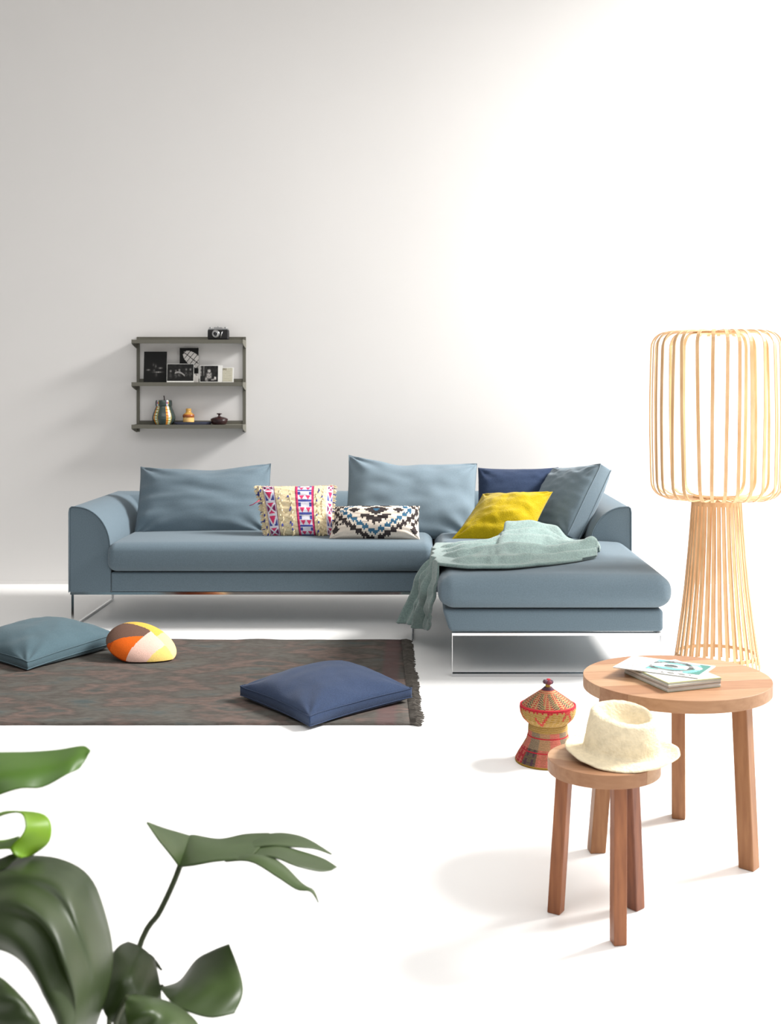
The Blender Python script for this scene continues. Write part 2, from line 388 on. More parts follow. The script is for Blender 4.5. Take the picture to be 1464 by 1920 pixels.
# ------------------------------------------------------------------ cushions
def pillow(name, material, BL, BR, TR, TL, t, e=.012, dip=(.05, .05, .04, .04), seed=0, wr=.006, n=(44, 32), pattern=None, zmin=None, p=2.6, q=.55, piping=None, chop=None, wrs=(5, 14), sag=0, parent=None):
    """soft cushion on a four-cornered patch. dip = how far bottom, top, left, right edges draw in between the corners"""
    nu, nv = n
    ctr = (BL+BR+TR+TL)/4
    nrm = (BR-BL).cross(TL-BL).normalized()
    if nrm.y > 0 and abs(nrm.z) < .8: nrm = -nrm
    if abs(nrm.z) >= .8 and nrm.z < 0: nrm = -nrm
    def P(u, v):
        a, b = 2*u-1, 2*v-1
        kx = lerp(dip[2], dip[3], u)*(1-b*b)*a
        kv = lerp(dip[0], dip[1], v)*(1-abs(a)**2.2)*b
        uu = .5+(a-kx)/2; vv = .5+(b-kv)/2
        if chop and v > .5: vv -= chop[1]*math.exp(-((u-chop[0])/chop[2])**2)*(v-.5)*2
        rr = .06                       # rounded corners
        return lerp(lerp(BL, BR, uu), lerp(TL, TR, uu), vv)
    def T(u, v):
        a, b = abs(2*u-1), abs(2*v-1)
        return t/2*(max(0, (1-a**p)*(1-b**p)))**q
    vs, idx = [], {}
    mb = MB()
    for side in (0, 1):
        for j in range(nv+1):
            for i in range(nu+1):
                u, v = .5-.5*math.cos(math.pi*i/nu), .5-.5*math.cos(math.pi*j/nv)
                u = lerp(u, i/nu, .45); v = lerp(v, j/nv, .45)
                c = P(u, v); a, b = 2*u-1, 2*v-1
                th = T(u, v)
                w = wr*(nz(u*wrs[0]+seed, v*wrs[1]+seed*2)+.6*nz(u*wrs[0]*2.3+seed, v*wrs[1]*1.7+3*seed, 2))*(min(1, th/(t*.2)))
                ed = (1-abs(a)**10)*(1-abs(b)**10)
                # creases running in from the corners
                for cu, cv in ((0, 0), (1, 0), (0, 1), (1, 1)):
                    du, dv = u-cu, v-cv; rr = math.hypot(du, dv)
                    an = math.atan2(abs(dv), abs(du)+1e-6)
                    w += wr*.9*math.sin(an*9+seed+cu*2+cv)*max(0, 1-rr/.42)*min(1, rr/.08)
                off = e/2*((.35+.65*min(1, ed*1.0)) if e < .03 else 1)+th+(w if side == 0 else w*.3)
                pt = c+nrm*(off if side == 0 else -off)
                if sag: pt.z -= sag*(1-b)*.5*(1-a*a)
                if zmin is not None and pt.z < zmin: pt.z = zmin+.001*(side)
                idx[(side, i, j)] = len(vs); vs.append(pt)
    fs, cs = [], []
    for side in (0, 1):
        for j in range(nv):
            for i in range(nu):
                f = [idx[(side, i, j)], idx[(side, i+1, j)], idx[(side, i+1, j+1)], idx[(side, i, j+1)]]
                fs.append(f if side == 0 else f[::-1])
                if pattern: cs.append(pattern((i+.5)/nu, (j+.5)/nv, side))
    ring = [(i, 0) for i in range(nu)]+[(nu, j) for j in range(nv)]+[(i, nv) for i in range(nu, 0, -1)]+[(0, j) for j in range(nv, 0, -1)]
    m = len(ring)
    for k in range(m):
        a, b = ring[k], ring[(k+1) % m]
        fs.append([idx[(0,)+a], idx[(1,)+a], idx[(1,)+b], idx[(0,)+b]])
        if pattern: cs.append(pattern((a[0]+.5)/nu, (a[1]+.5)/nv, 2))
    mb.add(vs, fs, col=cs if pattern else None)
    base = V(ctr.x, ctr.y, min(p_.z for p_ in vs))
    if piping:
        root = empty(name, base); root.empty_display_size = .05
        cv_ = mb.build('cover', material, root, smooth=True)
        pts = [vs[idx[(0,)+k]]+nrm*.0015 for k in ring]
        MB().tube(pts, piping, 6, closed=True).build('piping', material, cv_, smooth=True)
        if e > .03: MB().tube([vs[idx[(1,)+k]] for k in ring], piping, 6, closed=True).build('piping', material, cv_, smooth=True)
        return root, vs, idx
    return mb.build(name, material, parent, smooth=True, origin=base), vs, idx

o, _, _ = pillow('back_cushion', 'sofa_fabric', at(250, 1008, 6.74), at(507, 1004, 6.74), at(508, 870, 6.98), at(264, 876, 6.98), .2, .018, (.0, .13, .03, .02), 3, .012, n=(72, 48), chop=(.58, .03, .16), wrs=(2.4, 6), piping=.002)
tag(o, 'blue-grey back cushion leaning at the left end of the sofa', 'cushion', 'sofa cushions')
o, _, _ = pillow('back_cushion', 'sofa_fabric_lit', at(644, 1010, 6.74), at(890, 1010, 6.74), at(894, 870, 6.98), at(654, 854, 6.98), .2, .018, (.0, .13, .03, .02), 11, .013, n=(72, 48), chop=(.40, .035, .12), wrs=(3, 4.5), piping=.002)
tag(o, 'blue-grey back cushion behind the diamond patterned pillow', 'cushion', 'sofa cushions')
o, _, _ = pillow('back_cushion', 'navy_fabric', at(893, 1003, 6.86), at(1035, 1003, 6.86), at(1047, 876, 7.03), at(896, 877, 7.03), .15, .012, (.0, .06, .03, .03), 21, .006)
tag(o, 'navy blue cushion in the sofa corner behind the yellow pillow', 'cushion', 'sofa cushions')
o, _, _ = pillow('back_cushion', 'sofa_fabric_lit', at(985, 1004, 6.92), at(1074, 1010, 6.45), at(1136, 876, 6.52), at(1046, 884, 6.98), .15, .075, (.02, .04, .03, .0), 31, .007, n=(50, 40), piping=.003)
tag(o, 'blue-grey box cushion leaning on the right arm of the sofa', 'cushion', 'sofa cushions')
o, _, _ = pillow('throw_pillow', 'yellow_fabric', at(846, 1011, 6.40), at(990, 1026, 6.32), at(1036, 922, 6.56), at(905, 926, 6.66), .19, .008, (.05, .07, .06, .06), 41, .011, n=(56, 44), p=2.2, q=.7, wrs=(4, 7))
tag(o, 'mustard yellow textured pillow in the sofa corner', 'pillow', 'small pillows on the sofa')

# diamond kilim pillow
def kilim(u, v, side):
    cream, dark, blue = lin((222, 210, 196)), lin((62, 56, 56)), lin((62, 104, 132))
    if side: return cream
    nx, ny = 72, 26
    ix, iy = int(u*nx), int(v*ny)
    X = abs(ix+.5-nx/2); Yr = iy+.5-ny*.70; sY = abs(Yr)
    d = X/8.5+sY/4.0
    if d < .34: return blue
    if d < 1: return dark
    if d < 1.34: return cream
    if abs(X-15)/4.8+sY/2.4 < 1: return dark
    if X < 10.5 and d < 2.15+.35*((ix//2) % 2) and sY > 3: return dark
    dd = X/26+sY/15+.085*(((ix+60)//2) % 2)
    if dd < .93: return cream
    if dd < 1.10: return blue
    if dd < 1.24: return cream
    if dd < 1.46: return dark
    if dd < 1.60: return cream
    if abs(X-29.5)/4.6+abs(Yr+12.0)/3.2 < 1: return dark
    if dd < 1.78 and Yr > -9: return dark
    return cream
o, _, _ = pillow('throw_pillow', 'print_fabric', at(617, 1010, 6.40), at(787, 1012, 6.40), at(787, 949, 6.50), at(628, 950, 6.50), .15, .008, (.03, .05, .03, .03), 51, .004, n=(144, 52), pattern=kilim)
tag(o, 'small cream pillow with black and blue stepped diamond pattern', 'pillow', 'small pillows on the sofa')

# tufted cream pillow with woven pink bands
def berber(u, v, side):
    cream = lin((224, 208, 172)); c2 = lin((210, 190, 150)); pink = lin((205, 62, 104)); wht = lin((216, 214, 224)); blue = lin((74, 82, 150)); plum = lin((122, 52, 92))
    if side == 1: return cream
    for k, (c, w) in enumerate(((.20, .085), (.60, .10), (.94, .07))):
        x = (u-c)/w
        if abs(x) < 1:
            if abs(x) > .9: return plum
            if abs(x) > .76: return wht if k != 1 else pink
            cell = v*5.0; f = cell % 1.0; kk = int(cell)
            if f < .10 or f > .93: return blue if k == 1 else wht
            g = (f-.1)/.83; ax = abs(x)/.76
            if k == 1:
                if g < .5: return pink if ax < .85 and abs(ax-.45) < g*.75 else wht
                return blue if abs(g-.75) < .2 and ax > .55 else wht
            if kk % 2 == 0:
                if abs(ax-abs(2*g-1)) < .22: return wht
                return pink if ax < abs(2*g-1) else plum
            if abs(ax-g) < .2: return wht
            return pink if ax < g else blue
    return cream if (int(v*60)+int(u*40)) % 5 else c2
BLp, BRp, TRp, TLp = at(499, 1007, 6.50), at(624, 1005, 6.50), at(626, 911, 6.61), at(481, 912, 6.61)
o, pv, pidx = pillow('throw_pillow', 'print_fabric', BLp, BRp, TRp, TLp, .14, .012, (.02, .03, .03, .03), 61, .004, n=(110, 80), pattern=berber)
cover = o; base = cover.location.copy()
root = empty('throw_pillow', base); cover.name = 'cover'; cover.parent = root; cover.location = (0, 0, 0)
root.name = 'throw_pillow'
tag(root, 'cream tufted pillow with woven pink and white bands', 'pillow', 'small pillows on the sofa')
nrmp = (BRp-BLp).cross(TLp-BLp).normalized(); nrmp = nrmp if nrmp.y < 0 else -nrmp
def tuft(mb, p, d, length, r, k=4):
    for _ in range(k):
        dd = (d+V(R.uniform(-.5, .5), R.uniform(-.3, .3), R.uniform(-.5, .5))).normalized()
        mb.tube([p, p+dd*length*.5+V(0, 0, -.002), p+dd*length*R.uniform(.7, 1.1)+V(0, 0, -.006)], [r, r*.8, r*.25], 4)
tf, tb, tp = MB(), MB(), MB()
nu_, nv_ = 110, 80
for k in range(64):          # fringe along both sides and the corners
    for sx in (0, nu_):
        p_ = pv[pidx[(0, sx, int((k+.5)/64*nv_))]]
        m_ = tb if k % 9 == 4 else tf
        tuft(m_, p_, V(-1 if sx == 0 else 1, -.2, 0), .02, .003, 2)
for k in range(60):
    for jj in (0, nv_):
        tuft(tf, pv[pidx[(0, int((k+.5)/60*nu_), jj)]], V(0, -.3, -1 if jj == 0 else 1), .012, .0025, 1)
for c in (.03, .08, .34, .45, .75, .82):
    for k in range(26):
        vv = (k+.5)/26; p_ = pv[pidx[(0, int((c+R.uniform(-.02, .02))*nu_), int(vv*nv_))]]
        m_ = tb if R.random() < .16 else tf
        tuft(m_, p_, nrmp+V(0, 0, -.9), .016 if m_ is tb else .012, .0032, 3)
for m_, mm in ((tf, 'tuft_wool'), (tb, 'tuft_blue')):
    q_ = m_.build('tufts', mm, root); q_['kind'] = 'stuff'
MB().tube([at(487, 938, 6.50), at(480, 942, 6.49), at(474, 946, 6.50), at(468, 948, 6.52)], .0022, 5).build('loose_thread', 'tuft_pink', root, smooth=True)

# ------------------------------------------------------------------ throw blanket
Fp = [(1117, 1047, 5.64), (1085, 1053, 5.53), (1040, 1059, 5.43), (1000, 1063, 5.37), (958, 1066, 5.32), (930, 1067, 5.31), (905, 1067, 5.31), (876, 1067, 5.31), (849, 1073, 5.35), (824, 1089, 5.40), (818, 1111, 5.45), (818, 1133, 5.5), (815, 1150, 5.6), (814, 1165, 5.66), (814, 1181, 5.72)]
Bp = [(1122, 1035, 5.75), (1120, 1025, 5.95), (1068, 1016, 6.12), (1040, 999, 6.25), (1000, 994, 6.25), (953, 994, 6.22), (949, 1008, 6.2), (925, 1018, 6.15), (871, 1022, 6.1), (836, 1027, 6.1), (812, 1046, 6.1), (798, 1065, 6.1), (790, 1095, 6.1), (780, 1117, 6.1), (758, 1163, 6.1)]
Fc = [at(*p) for p in Fp]; Bc = [at(*p) for p in Bp]
NV, NU = 130, 72
vs = []
for i in range(NV+1):
    t = i/NV; k = t*14
    f, b = catmull(Fc, t), catmull(Bc, t)
    hang = sstep(8.3, 11.2, k)
    out_ = V(-hang*.95, -.25*hang, 1-hang)
    for j in range(NU+1):
        u = j/NU
        p = lerp(f, b, u)
        fold = .014*math.sin(u*math.pi)**.6
        ph = .25*math.sin(k*.6)+.12*nz(k*.4, 3)
        rdg = lambda c, w: max(0.0, 1-abs(u-c)/w)**1.5
        fold += .022*rdg(.10+.004*k, .09)*(1-.4*hang)          # doubled edge nearest the camera
        fold += .034*rdg(.30-.10*ph, .13)
        fold += .028*rdg(.55+.10*ph, .10)*sstep(0, 2, k)
        fold += .026*rdg(.74+.05*ph, .09)*sstep(1, 3, k)
        fold += .032*math.exp(-((u-.94)/.07)**2)*sstep(1.5, 3, k)*(1-sstep(6, 7.5, k))
        fold += hang*(.030*abs(math.sin(u*math.pi*2.6+k*.12))**.7-.012)
        fold += .010*nz(u*7, k*.9, 1)+.006*nz(u*16, k*1.6, 4)
        fold += .034*math.exp(-((k-.6)/.7)**2)*math.sin(math.pi*u)
        p = p+out_*max(fold*1.25, .004)
        if p.z > .4 and hang < .5:
            p.z = max(p.z, ST+.021)
        vs.append(p)
bl = MB().add(vs, [(i*(NU+1)+j, (i+1)*(NU+1)+j, (i+1)*(NU+1)+j+1, i*(NU+1)+j+1) for i in range(NV) for j in range(NU)])
throw = bl.build('throw_blanket', 'throw_wool', None, smooth=True, origin=at(958, 1066, 5.5))
m = throw.modifiers.new('thick', 'SOLIDIFY'); m.thickness = .014; m.offset = 0
tag(throw, 'pale sage wool throw draped across the chaise and hanging down its side', 'blanket')

# ------------------------------------------------------------------ rug
rc = [V(-3.4, 4.50, 0), V(-.028, 4.505, 0), V(-.085, 5.99, 0), V(-3.4, 6.0, 0)]
NX, NY = 90, 40; vs = []; RO = V(-.05, 5.2, 0)
for j in range(NY+1):
    for i in range(NX+1):
        u, v = i/NX, j/NY
        p = lerp(lerp(rc[0], rc[1], u), lerp(rc[3], rc[2], u), v)
        e = .006*nz(p.x*4, 1)*(v**8)+.006*nz(p.x*5, 9)*((1-v)**8)
        p.y += e
        p.z = .008+.004*max(0, nz(p.x*2.2, p.y*2.2, 5))+(.009*max(0, nz(p.x*4.3, 7)) if v > .96 else 0)
        vs.append(p)
rug = tag(empty('rug', RO), 'faded grey brown woven rug with dark fringe on the white floor', 'rug')
g = MB().add(vs, [(j*(NX+1)+i, j*(NX+1)+i+1, (j+1)*(NX+1)+i+1, (j+1)*(NX+1)+i) for j in range(NY) for i in range(NX)]).build('pile', 'rug_wool', rug, smooth=True, origin=RO)
m = g.modifiers.new('thick', 'SOLIDIFY'); m.thickness = .008; m.offset = -1
fr = MB()
for k in range(230):
    v = (k+R.random()*.6)/230; p = lerp(rc[1], rc[2], v)+V(-.004, 0, .008)
    L_ = .052+.014*nz(v*9, 3)+R.uniform(-.006, .006)
    d = V(1, .35*nz(v*14, 1)+R.uniform(-.25, .25), 0).normalized()
    if v < .04: d = (d+V(0, -.7, 0)).normalized()
    if v > .96: d = (d+V(0, .2, 0)).normalized()
    fr.tube([p, p+d*L_*.5+V(0, R.uniform(-.004, .004), .004*R.random()), p+d*L_+V(0, 0, -.004)], [.0035, .0042, .0022], 5)
q_ = fr.build('fringe', 'rug_fringe', rug); q_['kind'] = 'stuff'

# ------------------------------------------------------------------ floor cushions
def floor_pillow(name, material, F, Rr, B, L_, mz, t, e, seed, wr, piping, lift):
    c = [V(p[0], p[1], mz+l) for p, l in zip((F, Rr, B, L_), lift)]
    return pillow(name, material, c[0], c[1], c[2], c[3], t, e, (.05, .05, .05, .05), seed, wr, n=(44, 44), zmin=.014, p=2.4, q=.62, piping=piping, wrs=(4, 5))
o, _, _ = floor_pillow('floor_cushion', 'navy_fabric', (-.412, 4.43), (-.028, 4.80), (-.345, 5.24), (-.735, 4.83), .048, .15, .036, 71, .005, .0022, (-.012, 0, .01, .0))
tag(o, 'navy blue square floor cushion lying on the rug', 'cushion', 'cushions on the floor')
o, _, _ = floor_pillow('floor_cushion', 'teal_fabric', (-1.775, 5.32), (-1.475, 5.76), (-1.86, 6.09), (-2.22, 5.64), .054, .18, .034, 81, .006, .0028, (-.02, .012, .01, .0))
tag(o, 'pale teal square floor cushion at the left edge of the rug', 'cushion', 'cushions on the floor')
# pebble-shaped patchwork cushion
orc = at(266, 1209, 5.58)
ax = (at(326, 1231, 5.58)-at(206, 1183, 5.66)); a_len = ax.length/2; ax.normalize()
up = V(-.02, -.46, .88); up = (up-ax*up.dot(ax)).normalized(); bx_ = up.cross(ax)
def patch_col(px_, py_, top):
    Y_, G, O, Pk, Rd = lin((226, 180, 84)), lin((112, 86, 74)), lin((226, 104, 34)), lin((236, 196, 180)), lin((196, 82, 28))
    if not top: return Rd
    if py_ > .42-.50*max(0, px_): return Y_ if px_ < .35 else lin((238, 208, 150))
    if px_ > .06+.12*py_: return Pk if px_ < .66+.2*py_ else lin((236, 204, 120))
    if py_ > -.18+.75*(px_+.0)+.12: return G
    if px_ < -.62: return Rd
    return O
mb = MB(); nr, na = 48, 140; vs = []; fs = []; cs = []
for side in (1, -1):
    for i in range(nr+1):
        r_ = math.sin(i/nr*math.pi/2)
        for j in range(na):
            a = 2*math.pi*j/na; x, y = r_*math.cos(a), r_*math.sin(a)
            h = side*.062*(max(0, 1-r_**2.4))**.62
            vs.append(orc+ax*x*a_len+bx_*y*.125*(1-.12*x)+up*h)
for s_ in range(2):
    b0 = s_*(nr+1)*na
    for i in range(nr):
        for j in range(na):
            f = (b0+i*na+j, b0+i*na+(j+1) % na, b0+(i+1)*na+(j+1) % na, b0+(i+1)*na+j)
            rm = math.sin((i+.5)/nr*math.pi/2); a = 2*math.pi*(j+.5)/na
            fs.append(f); cs.append(patch_col(rm*math.cos(a), rm*math.sin(a), s_ == 0))
for k_ in range(len(vs)):
    if vs[k_].z < .015: vs[k_].z = .015
mb.add(vs, fs, col=cs)
bm_o = mb.build('floor_cushion', 'print_fabric', None, smooth=True, origin=V(orc.x, orc.y, .015))
tag(bm_o, 'small oval patchwork cushion in orange, pink, brown and yellow', 'cushion', 'cushions on the floor')

# ------------------------------------------------------------------ round wooden tables
def clip_poly(poly, x0, x1):
    def cl(pl, f, ins):
        out = []
        for i in range(len(pl)):
            a, b = pl[i], pl[(i+1) % len(pl)]; ia, ib = ins(a), ins(b)
            if ia: out.append(a)
            if ia != ib:
                t = (f-a[0])/(b[0]-a[0]); out.append((f, a[1]+(b[1]-a[1])*t))
        return out
    pl = cl(poly, x0, lambda p: p[0] >= x0)
    return cl(pl, x1, lambda p: p[0] <= x1) if pl else pl
def round_table(name, label, C, rad, top, th, cuts, rot, woods, feet, legw, legtop_r, legmats, cat):
    root = tag(empty(name, (C[0], C[1], 0)), label, cat, 'round wooden tables')
    circ = [(rad*math.cos(2*math.pi*i/96), rad*math.sin(2*math.pi*i/96)) for i in range(96)]
    ca, sa = math.cos(rot), math.sin(rot)
    edges = [-rad*1.01]+[c*rad for c in cuts]+[rad*1.01]
    for k in range(len(edges)-1):
        pl = clip_poly(circ, edges[k]+.0002, edges[k+1]-.0002)
        mb = MB().prism(pl, top-th, top, lambda a, b, h: V(C[0]+a*ca-b*sa, C[1]+a*sa+b*ca, h))
        o = mb.build('plank', woods[k % len(woods)], root, smooth=True, angle=25, origin=V(C[0]+.05*k, C[1]+.3*k, top))
        bevel(o, .0006, 1)
    for k, (fx, fy) in enumerate(feet):
        d = V(fx-C[0], fy-C[1], 0); rr = d.length; d.normalize(); s = V(-d.y, d.x, 0)
        tp = V(C[0], C[1], 0)+d*legtop_r
        vs = []
        for z, c in ((0, V(fx, fy, 0)), (top-th, tp)):
            for a, b in ((-1, -1), (1, -1), (1, 1), (-1, 1)):
                vs.append(c+d*legw[0]/2*a+s*legw[1]/2*b+V(0, 0, z))
        o = MB().add(vs, [(3, 2, 1, 0), (4, 5, 6, 7)]+[(i, (i+1) % 4, 4+(i+1) % 4, 4+i) for i in range(4)]).build('leg', legmats[k], root, origin=V(fx, fy, 0))
        bevel(o, .003, 2)
    return root
TC = (.727, 3.31); TT = .483
round_table('side_table', 'larger round oak side table carrying a pile of magazines', TC, .261, TT, .034, (-.62, -.28, .02, .34, .66), math.radians(100), ['oak_a', 'oak_b', 'oak_c', 'oak_a', 'oak_c', 'oak_b'],
            [(.892, 3.17), (.497, 3.285), (.785, 3.545)], (.044, .040), .195, ['ash_leg', 'ash_leg', 'ash_leg'], 'table')
SC = (.448, 2.84); STT = .403
round_table('side_table', 'smaller round wooden side table with a straw hat on top', SC, .1355, STT, .032, (-.45, .1, .55), math.radians(65), ['oak_b', 'oak_c', 'oak_a'],
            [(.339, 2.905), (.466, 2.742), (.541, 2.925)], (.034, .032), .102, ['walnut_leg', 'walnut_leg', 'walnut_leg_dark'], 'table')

# ------------------------------------------------------------------ magazines
def magazine(label, c, w, h, rot, z, th, cover, page_print=None, group='magazines on the round table', curl=0):
    M = Matrix.Translation(V(c[0], c[1], z)) @ Matrix.Rotation(rot, 4, 'Z')
    root = tag(empty('magazine', (c[0], c[1], z)), label, 'magazine', group)
    MB().box(-w/2+.001, w/2-.001, -h/2+.001, h/2-.001, .0006, th-.0006, M).build('pages', 'paper_edge', root, origin=V(c[0], c[1], z))
    cb = MB().box(-w/2, w/2, -h/2, h/2, 0, .0006, M).build('back_cover', cover, root, origin=V(c[0], c[1], z))
    NXm, NYm = 60, 44; vs = []; fs = []; cs = []
    for j in range(NYm+1):
        for i in range(NXm+1):
            vs.append(M @ V(-w/2+w*i/NXm, -h/2+h*j/NYm, th+curl*(2*i/NXm-1)**2))
    for j in range(NYm):
        for i in range(NXm):
            fs.append((j*(NXm+1)+i, j*(NXm+1)+i+1, (j+1)*(NXm+1)+i+1, (j+1)*(NXm+1)+i))
            cs.append(page_print((i+.5)/NXm, (j+.5)/NYm) if page_print else lin((226, 226, 222)))
    f = MB().add(vs, fs, col=cs).build('front_cover', 'matte_print', root, origin=V(c[0], c[1], z))
    m = f.modifiers.new('thick', 'SOLIDIFY'); m.thickness = .0007; m.offset = -1
    return root
def plain_cover(u, v):
    if v < .03 or u < .02: return lin((170, 180, 110))
    return lin((214, 214, 208))
def teal_cover(u, v):
    if .34 < u < .97 and .20 < v < .95:
        if v < .225: return lin((60, 60, 62))
        q = nz(u*4, v*4, 1)+.4*nz(u*9, v*9, 4)
        s = math.sin(11*math.hypot(u-.55, (v-.6)*.7)*3+2*nz(u*3, v*3, 7))
        if u > .84 and s > -.2: return lin((74, 128, 118))
        if s > .45: return lin((64, 70, 70)) if nz(u*6, v*6, 9) > -.05 else lin((120, 122, 120))
        if q > .05: return lin((110, 176, 168))
        if q < -.2: return lin((190, 204, 202))
        return lin((214, 219, 217))
    if .05 < u < .30 and .12 < v < .5 and int(v*26) % 3 == 0: return lin((140, 140, 138)) if (nz(u*40, v*9) > -.1) else lin((222, 222, 218))
    if .55 < u < .9 and .05 < v < .16: return lin((120, 120, 116)) if int(u*24+v*10) % 3 else lin((214, 214, 210))
    return lin((224, 223, 219))
mc = V(.704, 3.268, 0)
zz = TT+.0005
covers = ['magazine_cover', 'paper', 'dark_wood', 'magazine_cover']
mag_labels = ['bottom magazine of the pile on the oak table', 'second magazine from the bottom of the pile on the oak table', 'third magazine from the bottom of the pile on the oak table', 'upper magazine with green edged white cover under the loose brochure']
for k in range(4):
    th = (.0055, .0065, .0065, .0055)[k]
    magazine(mag_labels[k], (mc.x+R.uniform(-.003, .003), mc.y+R.uniform(-.003, .003)), .168, .228, math.radians(20+R.uniform(-1.5, 1.5)), zz, th, covers[k], plain_cover if k == 3 else None)
    zz += th+.0002
magazine('white brochure with teal picture lying skewed on top of the magazines', (.692, 3.308), .245, .160, math.radians(-31), zz+.0004, .0026, 'paper', teal_cover)

# ------------------------------------------------------------------ straw hat
HC = V(.492, 2.845, STT+.004)
def hat():
    mb = MB(); na = 96; rings = []
    tilt = Matrix.Translation(HC) @ Matrix.Rotation(math.radians(3), 4, 'Y') @ Matrix.Rotation(math.radians(-14), 4, 'Z')
    def ring(fr, fz): rings.append([tilt @ V(fr(a)[0], fr(a)[1], fz(a)) for a in [2*math.pi*i/na for i in range(na)]])
    bz = lambda a: .022*max(0, math.cos(a))**1.4+.016*max(0, -math.cos(a))**2+.010*max(0, math.sin(a))-.003*max(0, -math.sin(a))
    for k in range(9):                    # brim, outside in
        t = k/8
        ring(lambda a: (lerp(.137, .096, t)*math.cos(a)*(1+.01*nz(math.cos(a)*3, math.sin(a)*3)), lerp(.126, .082, t)*math.sin(a)),
             lambda a: bz(a)*(1-t)**1.5+.010*t+.0015*nz(math.cos(a)*4, math.sin(a)*4, t*2)*(1-t))
    for k in range(1, 15):               # crown wall
        t = k/14
        rx, ry = lerp(.094, .077, t**.9), lerp(.080, .062, t)
        def fr(a, rx=rx, ry=ry, t=t):
            pin = 1-.16*t*max(0, -math.cos(a))**1.2*abs(math.sin(a))*1.6      # pinched towards the front
            return (rx*math.cos(a), ry*math.sin(a)*pin)
        hgt = lambda a, t=t: .010+(.090+.014*math.sin(a)-.006*math.cos(a))*math.sin(t*math.pi/2)**.9
        ring(fr, hgt)
    top = lambda a: .010+.090+.014*math.sin(a)-.006*math.cos(a)
    for k in range(1, 11):               # rolled rim and teardrop dent
        t = k/10
        s = 1-.96*t
        def fr(a, s=s, t=t):
            pin = 1-.16*max(0, -math.cos(a))**1.2*abs(math.sin(a))*1.6
            return (.077*math.cos(a)*lerp(1, s, 1), .062*math.sin(a)*pin*s)
        def fz(a, t=t):
            dep = .034*sstep(.12, .62, t)*(1+.2*math.cos(a)*(1-t))-.010*sstep(.55, 1, t)
            return lerp(top(a), .100, t)+.005*math.sin(min(1, t/.2)*math.pi)-dep
        ring(fr, fz)
    vs = [p for r_ in rings for p in r_]
    fs = [(i*na+j, i*na+(j+1) % na, (i+1)*na+(j+1) % na, (i+1)*na+j) for i in range(len(rings)-1) for j in range(na)]
    fs.append(tuple((len(rings)-1)*na+j for j in range(na)))
    for k, p in enumerate(vs): vs[k] = p+V(nz(p.x*60, p.y*60, p.z*60), nz(p.x*60, p.y*60+9, p.z*60), nz(p.x*60, p.y*60, p.z*60+9))*.0012
    mb.add(vs, fs)
    o = mb.build('straw_hat', 'straw', None, smooth=True, origin=HC)
    m = o.modifiers.new('thick', 'SOLIDIFY'); m.thickness = .0025; m.offset = 1
    tag(o, 'cream straw trilby hat with frayed brim on the smaller table', 'hat')
hat()

# ------------------------------------------------------------------ lidded coiled basket
BC = V((1027-PX)*4.085/FPX, 4.085, 0)
basket = tag(empty('lidded_basket', BC), 'red and tan coiled basket with domed lid and flared foot', 'basket')
tan, red, green, plum, pinkc, gold = lin((196, 162, 104)), lin((200, 52, 64)), lin((96, 108, 84)), lin((96, 70, 82)), lin((214, 128, 110)), lin((176, 140, 60))
def coil(profile, step=.0042, amp=.0016):
    """coiled wall: resample the profile and let every coil bulge"""
    pts = [V(r, z, 0) for r, z in profile]; out = []
    L_ = sum((pts[i+1]-pts[i]).length for i in range(len(pts)-1)); m = int(L_/step)*4
    for k in range(m+1):
        s = L_*k/m; i = 0
        while i < len(pts)-2 and s > (pts[i+1]-pts[i]).length: s -= (pts[i+1]-pts[i]).length; i += 1
        d = (pts[i+1]-pts[i]); p = pts[i]+d*min(1, s/d.length); nrm = V(d.y, -d.x, 0).normalized()
        p = p+nrm*amp*math.cos(2*math.pi*k/4)
        out.append((max(p.x, 0.0), p.y))
    return out
foot_p = coil([(.112, 0), (.113, .006), (.104, .024), (.088, .05), (.074, .074), (.068, .096), (.067, .118), (.066, .132)])
def foot_col(a, j):
    z = foot_p[j][1]; an = a*2*math.pi
    if z < .006: return gold
    tile = int(a*12) % 3
    if z > .108: return tan if int(z*500) % 3 else gold
    if int(z/.022) % 2 == 0 and (z % .022) < .004: return red
    if z < .055:
        w = (a*24) % 1; h = (z % .03)/.03
        if abs(w-.5)+abs(h-.5) < .38: return pinkc if tile != 1 else plum
        return lin((190, 62, 68)) if tile == 0 else (lin((120, 104, 84)) if tile == 1 else lin((196, 120, 98)))
    return (pinkc, lin((156, 136, 112)), lin((190, 150, 112)))[tile]
MB().lathe(foot_p, 72, BC, colf=foot_col).build('foot', 'basket_weave', basket, smooth=True)
bowl_p = coil([(.060, .130), (.074, .138), (.088, .152), (.095, .168), (.097, .184), (.096, .195), (.090, .196), (.088, .186)])
def bowl_col(a, j):
    z = bowl_p[j][1]
    if z > .188: return red
    if z > .182 and ((a*60) % 1) < .4: return red
    w = abs(((a*9+.3) % 1)-.5)*2
    h = (z-.138)/.05
    if abs(h-w) < .15 and ((a*90) % 1) < .55: return lin((206, 84, 76))
    return tan if ((a*110+j*.37) % 1) < .72 else gold
MB().lathe(bowl_p, 96, BC, colf=bowl_col).build('bowl', 'basket_weave', basket, smooth=True)
lid_p = coil([(.091, .190), (.089, .197), (.075, .208), (.055, .222), (.036, .235), (.020, .246), (.014, .252), (.012, .254)])
lid_p += [(0, .254)]
def lid_col(a, j):
    z = lid_p[j][1]; t = (z-.19)/.065
    w = ((a*10+t*.8) % 1)
    dash = ((a*64+(j//4)*.5) % 1) < .45
    if t > .1 and t < .72 and dash:
        if w < .25: return green
        if w > .80: return plum
    if t > .84: return plum
    if dash and (j//4) % 2 == 0: return red
    return lin((206, 172, 124)) if (j % 4) else lin((176, 120, 92))
